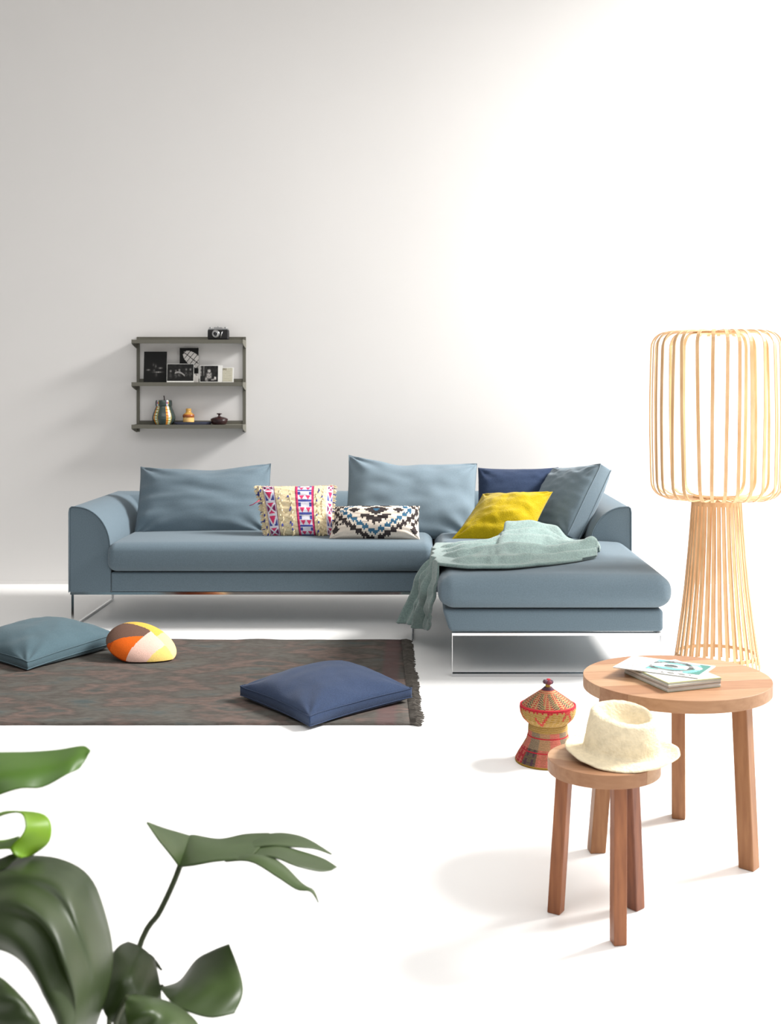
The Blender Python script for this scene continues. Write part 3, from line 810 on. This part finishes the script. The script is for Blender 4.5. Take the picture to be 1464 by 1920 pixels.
lid = MB().lathe(lid_p, 96, BC, colf=lid_col).build('lid', 'basket_weave', basket, smooth=True, origin=BC)
kb = MB().lathe([(.009, .250), (.008, .262), (.008, .268)], 16, BC, colf=lambda a, j: gold)
for k in range(5):
    a = k*1.257; c = BC+V(.010*math.cos(a), .010*math.sin(a), .272+.002*(k % 2))
    pr = [(.0001, -.008), (.007, -.006), (.010, 0), (.007, .006), (.0001, .008)]
    kb.lathe(pr, 12, c, colf=lambda a_, j, k=k: (plum, red, lin((150, 150, 150)), plum, lin((120, 60, 70)))[k])
kb.build('knob', 'basket_weave', lid, smooth=True)

# ------------------------------------------------------------------ bamboo floor lamp
LC = V((1343-PX)*5.458/FPX, 5.458, 0)
lamp = tag(empty('floor_lamp', LC), 'bamboo strip floor lamp with barrel shade on a flared slatted base', 'lamp')
rad = lambda a: V(math.cos(a), math.sin(a), 0)
NB = 34
for k in range(NB):
    a = 2*math.pi*(k+.5)/NB+R.uniform(-.012, .012)
    p0, p1 = LC+rad(a)*.196, LC+rad(a)*.112+V(0, 0, .765)
    pts = [p0+(p1-p0)*t+V(0, 0, 0)-rad(a)*.010*math.sin(t*math.pi) for t in [i/6 for i in range(7)]]
    MB().tube(pts, 0, flat=(.0065, .0016, lambda p, i, a=a: V(-math.sin(a), math.cos(a), 0))).build('base_strip', 'bamboo', lamp, origin=LC)
def hoop(r, z, w, t, name):
    pts = [LC+rad(2*math.pi*i/64)*r+V(0, 0, z) for i in range(64)]
    MB().tube(pts, 0, closed=True, flat=(w, t, lambda p, i: V(0, 0, 1))).build(name, 'bamboo', lamp, smooth=True, angle=40, origin=LC)
hoop(.184, .055, .008, .0015, 'hoop'); hoop(.111, .762, .012, .002, 'hoop'); hoop(.105, .786, .006, .002, 'hoop'); hoop(.105, 1.552, .006, .002, 'hoop'); hoop(.105, .775, .004, .004, 'hoop')
NS = 30; zb, zt, rs, ri, rcn = .782, 1.556, .297, .105, .075
pro = [(ri, zb), (rs-rcn, zb)]
pro += [(rs-rcn+rcn*math.sin(t*math.pi/12), zb+rcn-rcn*math.cos(t*math.pi/12)) for t in range(1, 7)]
pro += [(rs+.006*math.sin(math.pi*t/8), lerp(zb+rcn, zt-rcn, t/8)) for t in range(1, 8)]
pro += [(rs-rcn+rcn*math.cos(t*math.pi/12), zt-rcn+rcn*math.sin(t*math.pi/12)) for t in range(0, 7)]
pro += [(ri, zt)]
for k in range(NS):
    a = 2*math.pi*k/NS+R.uniform(-.045, .045); tw = R.uniform(-.05, .05); ds = R.uniform(-.006, .006)
    pts = [LC+rad(a+tw*(z-zb)/(zt-zb))*(r+(ds if r > .2 else 0))+V(0, 0, z) for r, z in pro]
    MB().tube(pts, 0, flat=(.0078, .0016, lambda p, i, a=a: V(-math.sin(a), math.cos(a), 0))).build('shade_rib', 'bamboo', lamp, origin=LC)
MB().lathe([(.098, .80), (.098, 1.53)], 48, LC).build('diffuser', 'lamp_diffuser', lamp, smooth=True, angle=40, origin=LC)

# ------------------------------------------------------------------ wall shelf and what stands on it
SX0, SX1, SD = -1.857, -1.138, .14
SZ = (1.604, 1.328, 1.053)
shelf = tag(empty('wall_shelf', (-1.5, WALL_Y, SZ[2]-.06)), 'grey-olive metal wall shelf with three boards', 'shelf')
for z in SZ:
    pts = [(WALL_Y-SD, z), (WALL_Y-.004, z), (WALL_Y-.004, z+.024), (WALL_Y-.001, z+.024), (WALL_Y-.001, z-.004), (WALL_Y-SD+.004, z-.004), (WALL_Y-SD+.004, z-.024), (WALL_Y-SD, z-.024)]
    vs = [V(x, y, zz_) for x in (SX0, SX1) for y, zz_ in pts]; n = len(pts)
    fs = [(0, 1, 4, 5), (1, 2, 3, 4), (0, 5, 6, 7)]
    fs = fs+[tuple(n+i for i in reversed(f)) for f in fs]+[(i, (i+1) % n, n+(i+1) % n, n+i) for i in range(n)]
    bevel(MB().add(vs, fs).build('shelf_board', 'shelf_metal', shelf), .001, 1)
    for x0, x1 in ((SX0-.001, SX0+.004), (SX1-.004, SX1+.001)):
        po = [(WALL_Y-SD-.001, z+.001), (WALL_Y-SD-.001, z-.024)]
        po += [(lerp(WALL_Y-SD, WALL_Y-.012, t), z-.024-.028*t**.7) for t in (.15, .3, .5, .75, 1)]
        po += [(WALL_Y, z-.052), (WALL_Y, z+.001)]
        MB().prism(po, x0, x1, lambda a, b, h: V(h, a, b)).build('bracket', 'shelf_metal', shelf)
for x in (SX0, SX1-.02):
    MB().box(x, x+.02, WALL_Y-.008, WALL_Y, SZ[2]-.05, SZ[0]+.02).build('upright', 'shelf_metal', shelf)
def photo(label, px0, px1, py0, Y, zbase, lean, pf, nx=48, ny=48, border=(0, 0, 0, 0)):
    x0, x1 = (px0-PX)*Y/FPX, (px1-PX)*Y/FPX; h = CAMZ-(py0-PY)*Y/FPX-zbase; w = x1-x0; c = V((x0+x1)/2, Y, zbase+.0005)
    M = Matrix.Translation(c) @ Matrix.Rotation(-lean, 4, 'X')
    root = tag(empty('photo_print', c), label, 'photo', 'photos on the wall shelf')
    MB().box(-w/2, w/2, -.0008, .0008, 0, h, M).build('card', 'paper', root, origin=c)
    l, r_, b, t = border; vs, fs, cs = [], [], []
    for j in range(ny+1):
        for i in range(nx+1):
            vs.append(M @ V(lerp(-w/2+l, w/2-r_, i/nx), -.0012, lerp(b, h-t, j/ny)))
    for j in range(ny):
        for i in range(nx):
            fs.append((j*(nx+1)+i, j*(nx+1)+i+1, (j+1)*(nx+1)+i+1, (j+1)*(nx+1)+i)); cs.append(pf((i+.5)/nx, (j+.5)/ny))
    MB().add(vs, fs, col=cs).build('print', 'matte_print', root, origin=c, recalc=False)
    return root
grey = lambda g: lin((g, g*.98, g*.96))
def ph_dark(u, v):
    q = 0
    for (cx, cy, rx, ry, s) in ((.2, .40, .08, .025, 150), (.72, .46, .09, .03, 130), (.52, .52, .04, .06, 90), (.62, .33, .2, .025, 150), (.45, .38, .05, .05, 80), (.42, .57, .04, .05, 70), (.55, .25, .05, .07, 60)):
        q = max(q, s*math.exp(-((u-cx)/rx)**2-((v-cy)/ry)**2)*(.6+.8*abs(nz(u*22, v*22, cx))))
    return grey(max(14, min(200, q+14)))
def ph_oval(u, v):
    x, y = (u-.72), (v-.66); a = math.radians(38); xr, yr = x*math.cos(a)-y*1.85*math.sin(a), x*math.sin(a)+y*1.85*math.cos(a)
    if v < .18: return grey(232)
    if v < .26 and u > .6: return grey(232 if nz(u*30, v*30) > -.1 else 120)
    if (xr/.64)**2+(yr/.33)**2 < 1:
        return grey(26) if ((xr*4.8) % 1) < .16 or (abs(yr) < .02) else grey(214)
    return grey(20)
def ph_people(u, v):
    q = 24+14*nz(u*9, v*9)
    for cx, cy, s in ((.13, .58, 1), (.33, .6, .8), (.46, .64, 1.1), (.72, .68, .9), (.88, .68, 1)):
        q = max(q, 125*s*math.exp(-((u-cx)/.045)**2-((v-cy)/.09)**2))
        q = max(q, (62+50*nz(u*20, v*20, cx))*math.exp(-((u-cx)/.085)**2-((v-cy+.28)/.2)**2))
    if abs(v-(.52-.9*(u-.42)**2*4)) < .05 and .3 < u < .66: q = 140
    return grey(max(12, min(220, q)))
def ph_seated(u, v):
    q = 30+24*nz(u*16, v*5)
    if u < .32 and v > .35: q = 40+150*max(0, math.sin(u*40))*(.5+.5*nz(u*9, v*9))
    for cx, cy, rx, ry, s in ((.5, .68, .1, .12, 210), (.5, .38, .17, .22, 190), (.84, .22, .07, .12, 235), (.72, .12, .12, .06, 190), (.36, .16, .1, .16, 175)):
        q = max(q, s*math.exp(-((u-cx)/rx)**4-((v-cy)/ry)**4)*(.8+.4*nz(u*14, v*14)))
    return grey(max(14, min(235, q)))
def ph_letter(u, v):
    if v > .84 and u < .4: return lin((120, 116, 100)) if nz(u*30, v*30) > -.1 else lin((186, 180, 160))
    return lin((172, 168, 150)) if int(v*16) % 2 and .08 < u < .9 and nz(u*24, v*16) > -.2 else lin((192, 188, 170))
zs = SZ[1]
photo('dark black and white photo print, tallest at the left of the middle shelf', 269, 312, 659, 7.625, zs, .10, ph_dark)
photo('black and white photo of an oval roof light grid, behind the others on the shelf', 336, 372, 652, 7.69, zs, .05, ph_oval, border=(.001, .001, .001, .001))
photo('black and white group photo with white border, lying wide on the middle shelf', 312.5, 363, 682, 7.61, zs, .12, ph_people, border=(.002, .002, .009, .002))
photo('black and white photo of a pale seated figure with broad white margin', 374, 417, 685, 7.63, zs, .10, ph_seated, border=(.004, .030, .004, .003))
photo('smallest photo print, beige with white margin, at the right of the middle shelf', 416.5, 438, 689, 7.63, zs, .10, ph_letter, border=(.002, .008, .004, .004))

# vintage folding camera on the top board
cc = V((409.5-PX)*7.65/FPX, 7.65, SZ[0]+.0005)
kam = tag(empty('folding_camera', cc), 'old black folding camera with silver top on the upper shelf board', 'camera')
bevel(MB().box(cc.x-.068, cc.x+.068, cc.y-.022, cc.y+.022, cc.z, cc.z+.068).build('body', 'black_leather', kam, origin=cc), .009, 3)
tp_ = MB().box(cc.x-.064, cc.x+.064, cc.y-.018, cc.y+.018, cc.z+.066, cc.z+.075)
tp_.box(cc.x-.028, cc.x+.028, cc.y-.015, cc.y+.015, cc.z+.075, cc.z+.083)
bevel(tp_.build('top_plate', 'silver', kam, origin=cc), .002, 2)
for dx, r_ in ((-.05, .011), (.048, .012), (0, .006)):
    MB().lathe([(r_, 0), (r_, .008 if dx else .014), (0, .008 if dx else .014)], 20, (cc.x+dx, cc.y, cc.z+.075)).build('dial', 'silver', kam, origin=cc)
Ml = Matrix.Translation(V(cc.x-.013, cc.y-.022, cc.z+.038)) @ Matrix.Rotation(math.pi/2, 4, 'X')
MB().lathe([(.025, 0), (.025, .008), (.022, .012), (.017, .012), (.017, .020), (.013, .022), (.011, .018)], 32, (0, 0, 0), Ml).build('lens_ring', 'silver', kam, smooth=True, angle=30)
MB().lathe([(.0115, .0), (.0115, .0195), (.0, .0215)], 24, (0, 0, 0), Ml).build('lens', 'dark_glass', kam, smooth=True, angle=40)
MB().tube([V(cc.x+.018, cc.y-.026, cc.z+.012), V(cc.x+.024, cc.y-.030, cc.z+.034), V(cc.x+.030, cc.y-.026, cc.z+.056)], .0035, 6).build('strut', 'silver', kam, smooth=True)

# painted lidded jar
jc = V((307-PX)*7.655/FPX, 7.655, SZ[2]+.0005)
jar = tag(empty('lidded_jar', jc), 'dark green ceramic jar with beaded colour stripes on the bottom shelf', 'jar')
dg = lin((52, 64, 60)); beads = [lin(c) for c in ((196, 150, 40), (214, 214, 200), (176, 92, 40), (120, 150, 90), (206, 176, 90), (190, 196, 206))]
jp = [(.056, 0), (.062, .008), (.070, .022), (.075, .040), (.074, .054), (.068, .074), (.060, .094), (.053, .110), (.050, .12)]
jp2 = []
for i in range(len(jp)-1):
    for k in range(4): jp2.append((lerp(jp[i][0], jp[i+1][0], k/4), lerp(jp[i][1], jp[i+1][1], k/4)))
jp2.append(jp[-1])
def jcol(a, j):
    w = (a*5+.12) % 1
    if .22 < w < .36: return beads[0] if (j//2) % 2 else beads[2]
    if .36 < w < .54: return beads[1] if (j//2) % 2 else beads[3]
    if .54 < w < .64: return beads[4] if j % 2 else dg
    return dg
MB().lathe(jp2, 60, jc, colf=jcol).build('body', 'glaze', jar, smooth=True, origin=jc)
lp = [(.050, .118), (.053, .122), (.054, .134), (.053, .150), (.050, .158), (.028, .160), (0, .160)]
def jlcol(a, j):
    w = (a*5+.12+.1) % 1
    if .42 < w < .52: return beads[5] if j % 2 else lin((150, 96, 130))
    if .52 < w < .66: return beads[3] if j % 2 else beads[0]
    return dg
jl = MB().lathe(lp, 60, jc, colf=jlcol).build('lid', 'glaze', jar, smooth=True, angle=50, origin=jc)
MB().tube([jc+V(.004, 0, .158), jc+V(.003, 0, .178), jc+V(.0, 0, .188)], .0035, 8).build('finial', 'dark_wood', jl, smooth=True)
# slate tray and small stoneware bottle on it
tc_ = V((362-PX)*7.655/FPX, 7.655, SZ[2]+.0005)
tr = MB()
po = []
for i in range(40):
    a = 2*math.pi*i/40; ca, sa = math.cos(a), math.sin(a)
    po.append((.122*math.copysign(abs(ca)**.5, ca), .052*math.copysign(abs(sa)**.5, sa)))
vs = []
for s_, z in ((.93, 0), (1, .014), (1.0, .017), (.97, .017), (.92, .009)): vs += [tc_+V(a*s_, b*s_, z) for a, b in po]
fs = [(k*40+i, k*40+(i+1) % 40, (k+1)*40+(i+1) % 40, (k+1)*40+i) for k in range(4) for i in range(40)]+[tuple(reversed(range(40))), tuple(160+i for i in range(40))]
tag(tr.add(vs, fs).build('tray', 'slate_tray', None, smooth=True, angle=40, origin=tc_), 'dark slate blue shallow tray under the small bottle on the shelf', 'tray')
bc_ = V((353.5-PX)*7.655/FPX, 7.655, SZ[2]+.0105)
bp_ = [(.030, 0), (.035, .003), (.036, .010), (.036, .026), (.036, .036), (.038, .040), (.038, .052), (.034, .057), (.024, .064), (.018, .070), (.017, .078), (.018, .090), (.017, .094), (0, .094)]
def bcol(a, j):
    z = bp_[j][1]
    if .034 < z < .053: return lin((140, 72, 30)) if z < .045 else lin((176, 98, 44))
    return lin((226, 184, 112)) if z < .034 else lin((206, 158, 78))
tag(MB().lathe(bp_, 40, bc_, colf=bcol).build('stoneware_bottle', 'glaze', None, smooth=True, origin=bc_), 'small honey coloured stoneware bottle with brown band on the tray', 'bottle')
# dark lidded bowl
dc = V((411-PX)*7.645/FPX, 7.645, SZ[2]+.0005)
db = tag(empty('lidded_bowl', dc), 'dark brown lidded bowl at the right of the bottom shelf', 'bowl')
MB().lathe([(.040, 0), (.046, .004), (.053, .022), (.055, .032), (.052, .033)], 40, dc).build('body', 'dark_wood', db, smooth=True, origin=dc)
MB().lathe([(.057, .032), (.056, .036), (.044, .043), (.026, .049), (.010, .052), (.007, .056), (.007, .064), (.016, .067), (.018, .070), (.015, .073), (0, .074)], 40, dc).build('lid', 'dark_wood', db, smooth=True, origin=dc)

# ------------------------------------------------------------------ monstera in the foreground
PC = V(-.62, 1.62, 0)
plant = tag(empty('monstera_plant', PC), 'large monstera houseplant with glossy green leaves in the foreground', 'plant')
MB().lathe([(.10, 0), (.105, .01), (.14, .24), (.146, .25), (.146, .27), (.134, .27), (.130, .245)], 40, PC).build('pot', 'pot_clay', plant, smooth=True, angle=40, origin=PC)
MB().lathe([(.131, .24), (.07, .25), (0, .252)], 32, PC).build('soil', 'soil', plant, smooth=True, origin=PC)
def leaf(rows_list, material, nsub=(28, 20), thick=.0016, ribs=0.0, parent=None):
    """each blade is a net of control points; several nets make a split leaf"""
    mb = MB()
    for rows in rows_list:
        P = [[at(*p) for p in r_] for r_ in rows]
        a, b = nsub; vs = []
        for i in range(a+1):
            col_ = [catmull([P[k][c] for k in range(len(P))], i/a) for c in range(len(P[0]))]
            for j in range(b+1):
                p = catmull(col_, j/b)
                if ribs: p = p+V(0, -1, .4)*ribs*math.sin(i/a*math.pi*7+abs(j/b-.5)*5)*math.sin(math.pi*j/b)
                vs.append(p)
        mb.add(vs, [(i*(b+1)+j, i*(b+1)+j+1, (i+1)*(b+1)+j+1, (i+1)*(b+1)+j) for i in range(a) for j in range(b)])
    o = mb.build('leaf', material, plant, smooth=True, recalc=True)
    m = o.modifiers.new('thick', 'SOLIDIFY'); m.thickness = thick; m.offset = 0
    return o
# split leaf on the long stalk
leaf([[[(336, 1626, 1.66), (345, 1600, 1.70), (356, 1567, 1.79)],
       [(320, 1604, 1.64), (326, 1582, 1.68), (332, 1560, 1.75)],
       [(296, 1574, 1.63), (300, 1561, 1.65), (305, 1552, 1.69)],
       [(275, 1543, 1.62), (275, 1542, 1.625), (275, 1541, 1.63)]],
      [[(336, 1626, 1.66), (345, 1600, 1.70), (356, 1567, 1.79)],
       [(362, 1623, 1.63), (368, 1592, 1.70), (365, 1566, 1.80)],
       [(400, 1616, 1.62), (415, 1590, 1.71), (412, 1573, 1.82)],
       [(440, 1612, 1.62), (455, 1590, 1.71), (460, 1564, 1.84)],
       [(470, 1606, 1.64), (488, 1588, 1.71), (505, 1562, 1.84)]],
      [[(462, 1592, 1.705), (472, 1580, 1.755), (480, 1568, 1.825)],
       [(505, 1586, 1.71), (512, 1572, 1.77), (520, 1562, 1.83)],
       [(545, 1588, 1.72), (552, 1572, 1.77), (556, 1566, 1.82)],
       [(590, 1592, 1.74), (588, 1584, 1.77), (584, 1577, 1.80)],
       [(622, 1603, 1.76), (622, 1602, 1.76), (622, 1601, 1.77)]],
      [[(452, 1611, 1.645), (464, 1599, 1.685), (470, 1589, 1.725)],
       [(505, 1606, 1.64), (515, 1596, 1.68), (522, 1586, 1.72)],
       [(555, 1624, 1.64), (560, 1610, 1.68), (564, 1596, 1.73)],
       [(598, 1634, 1.66), (605, 1622, 1.69), (606, 1610, 1.73)],
       [(622, 1632, 1.68), (628, 1628, 1.69), (632, 1626, 1.70)]],
      [[(422, 1616, 1.63), (442, 1607, 1.65), (457, 1600, 1.69)],
       [(470, 1616, 1.60), (482, 1606, 1.62), (500, 1604, 1.66)],
       [(520, 1645, 1.58), (528, 1632, 1.60), (532, 1622, 1.63)],
       [(556, 1668, 1.57), (562, 1660, 1.58), (566, 1656, 1.60)],
       [(582, 1672, 1.57), (586, 1668, 1.58), (588, 1670, 1.59)],
       [(597, 1693, 1.57), (597, 1693, 1.575), (597, 1692, 1.58)]]], 'leaf_mid', (22, 10))
# big glossy leaf at the left edge
leaf([[[(-60, 1640, 1.60), (-10, 1616, 1.57), (50, 1605, 1.56), (115, 1611, 1.55), (165, 1640, 1.54), (194, 1700, 1.53), (213, 1780, 1.52), (206, 1850, 1.51), (182, 1920, 1.50), (160, 1990, 1.50)],
       [(-70, 1668, 1.53), (-20, 1645, 1.49), (45, 1632, 1.47), (105, 1640, 1.46), (145, 1670, 1.45), (172, 1730, 1.44), (188, 1805, 1.43), (184, 1865, 1.43), (166, 1930, 1.43), (150, 1995, 1.43)],
       [(-80, 1705, 1.47), (-25, 1685, 1.43), (35, 1675, 1.40), (85, 1690, 1.39), (120, 1725, 1.38), (142, 1780, 1.37), (156, 1835, 1.37), (155, 1890, 1.37), (146, 1945, 1.37), (138, 2000, 1.38)],
       [(-85, 1745, 1.43), (-25, 1730, 1.38), (25, 1728, 1.36), (65, 1745, 1.35), (98, 1785, 1.34), (118, 1835, 1.33), (130, 1880, 1.33), (134, 1925, 1.33), (132, 1965, 1.34), (128, 2010, 1.35)],
       [(-90, 1782, 1.42), (-30, 1778, 1.38), (10, 1786, 1.36), (42, 1808, 1.35), (70, 1845, 1.34), (90, 1885, 1.33), (104, 1920, 1.33), (112, 1955, 1.33), (116, 1985, 1.34), (116, 2020, 1.35)]]], 'leaf_dark', (48, 40), ribs=.009)
leaf([[[(-70, 1840, 1.33), (-30, 1828, 1.31), (0, 1832, 1.30), (28, 1856, 1.30)],
       [(-60, 1890, 1.31), (-20, 1876, 1.28), (25, 1872, 1.27), (56, 1888, 1.28)],
       [(-40, 1940, 1.30), (0, 1930, 1.27), (50, 1920, 1.26), (78, 1925, 1.27)],
       [(-20, 2000, 1.30), (20, 1990, 1.27), (60, 1985, 1.26), (94, 1980, 1.27)]]], 'leaf_dark', (24, 18), ribs=.002)
# upper leaf tip reaching in from the left
leaf([[[(-214, 1452, 1.56), (-216, 1448, 1.57), (-218, 1444, 1.58)],
       [(-190, 1490, 1.51), (-185, 1452, 1.54), (-180, 1424, 1.60)],
       [(-140, 1508, 1.48), (-135, 1455, 1.52), (-130, 1414, 1.60)],
       [(-60, 1515, 1.47), (-60, 1462, 1.50), (-60, 1412, 1.60)],
       [(0, 1490, 1.47), (0, 1450, 1.50), (0, 1411, 1.60)],
       [(40, 1478, 1.48), (45, 1445, 1.51), (60, 1410, 1.60)],
       [(80, 1476, 1.50), (95, 1440, 1.53), (110, 1406, 1.60)],
       [(125, 1452, 1.52), (135, 1425, 1.55), (145, 1400, 1.60)],
       [(150, 1440, 1.55), (158, 1420, 1.57), (160, 1400, 1.60)],
       [(168, 1409, 1.58), (169, 1409, 1.585), (170, 1408, 1.59)]]], 'leaf_bright', (36, 14))
# young curled leaf
leaf([[[(-50, 1560, 1.55), (-50, 1545, 1.58)], [(0, 1530, 1.55), (0, 1524, 1.58)], [(38, 1524, 1.53), (30, 1521, 1.58)],
       [(48, 1545, 1.52), (78, 1526, 1.57)], [(42, 1565, 1.51), (95, 1545, 1.56)], [(20, 1590, 1.50), (92, 1578, 1.55)], [(30, 1604, 1.50), (66, 1600, 1.54)], [(40, 1608, 1.50), (52, 1606, 1.53)]],
      [[(-60, 1600, 1.52), (-60, 1570, 1.56)], [(0, 1592, 1.51), (0, 1576, 1.56)], [(24, 1592, 1.50), (36, 1568, 1.55)]]], 'leaf_young', (24, 8))
leaf([[[(-60, 1640, 1.50), (-50, 1620, 1.53)], [(0, 1632, 1.49), (-5, 1612, 1.53)], [(24, 1615, 1.50), (18, 1603, 1.52)], [(38, 1600, 1.51), (38, 1599, 1.515)]]], 'leaf_mid', (14, 6))
# lower middle leaves
leaf([[[(205, 1800, 1.58), (222, 1775, 1.60), (240, 1766, 1.66)],
       [(190, 1850, 1.53), (235, 1815, 1.54), (262, 1775, 1.62)],
       [(196, 1900, 1.50), (250, 1860, 1.51), (288, 1800, 1.60)],
       [(230, 1930, 1.50), (270, 1900, 1.51), (300, 1850, 1.58)],
       [(270, 1950, 1.50), (290, 1930, 1.52), (302, 1880, 1.57)]],
      [[(262, 1780, 1.63), (268, 1784, 1.62)], [(285, 1792, 1.63), (282, 1800, 1.62)], [(304, 1818, 1.64), (302, 1820, 1.64)]]], 'leaf_dark', (26, 16), ribs=.003)
leaf([[[(300, 1852, 1.60), (306, 1850, 1.61), (312, 1849, 1.63)],
       [(318, 1876, 1.55), (330, 1856, 1.58), (338, 1838, 1.66)],
       [(345, 1894, 1.52), (362, 1850, 1.57), (368, 1800, 1.67)],
       [(395, 1908, 1.51), (410, 1850, 1.56), (400, 1782, 1.66)],
       [(440, 1900, 1.53), (455, 1850, 1.57), (430, 1770, 1.66)]]], 'leaf_mid', (26, 18), ribs=.003)
leaf([[[(235, 1880, 1.46), (242, 1868, 1.48), (250, 1864, 1.52)],
       [(238, 1915, 1.43), (270, 1885, 1.44), (285, 1870, 1.50)],
       [(260, 1950, 1.42), (300, 1910, 1.43), (325, 1882, 1.49)],
       [(300, 1980, 1.42), (340, 1940, 1.43), (365, 1912, 1.48)],
       [(340, 2000, 1.43), (370, 1970, 1.44), (385, 1950, 1.47)]]], 'leaf_mid', (24, 18), ribs=.004)
def stem(pts, r):
    P = [at(*p) if len(p) == 3 and p[0] > 5 or True else p for p in pts]
    c = [catmull(P, i/20) for i in range(21)]
    MB().tube(c, r, 8).build('stem', 'stem_green', plant, smooth=True, origin=PC)
def stem3(pts, r):
    c = [catmull(pts, i/24) for i in range(25)]
    MB().tube(c, r, 8).build('stem', 'stem_green', plant, smooth=True, origin=PC)
S0 = PC+V(0, 0, .245)
stem3([S0+V(.03, 0, 0), at(190, 2000, 1.63), at(262, 1772, 1.66), at(298, 1712, 1.66), at(324, 1658, 1.66), at(338, 1622, 1.67)], .0042)
stem3([S0, at(-60, 1900, 1.62), at(-90, 1700, 1.66), at(-60, 1660, 1.60)], .006)
stem3([S0+V(.02, .01, 0), at(190, 2000, 1.60), at(205, 1910, 1.60), at(215, 1800, 1.60)], .004)
stem3([S0+V(.02, -.01, 0), at(230, 2020, 1.60), at(290, 1870, 1.61), at(306, 1851, 1.61)], .004)
stem3([S0+V(.02, -.03, 0), at(210, 2050, 1.52), at(215, 1930, 1.50), at(240, 1870, 1.48)], .004)
stem3([S0+V(-.03, 0, 0), at(-200, 1800, 1.62), at(-235, 1550, 1.62), at(-216, 1448, 1.57)], .005)
stem3([S0+V(-.02, 0.02, 0), at(-130, 1800, 1.60), at(-90, 1620, 1.58), at(-50, 1555, 1.565)], .0035)
stem3([S0+V(-.01, -.04, 0), at(-120, 2000, 1.42), at(-90, 1850, 1.38), at(-60, 1800, 1.35)], .004)
stem3([S0+V(-.01, .0, 0), at(-110, 1900, 1.55), at(-80, 1700, 1.54), at(-55, 1630, 1.515)], .0035)
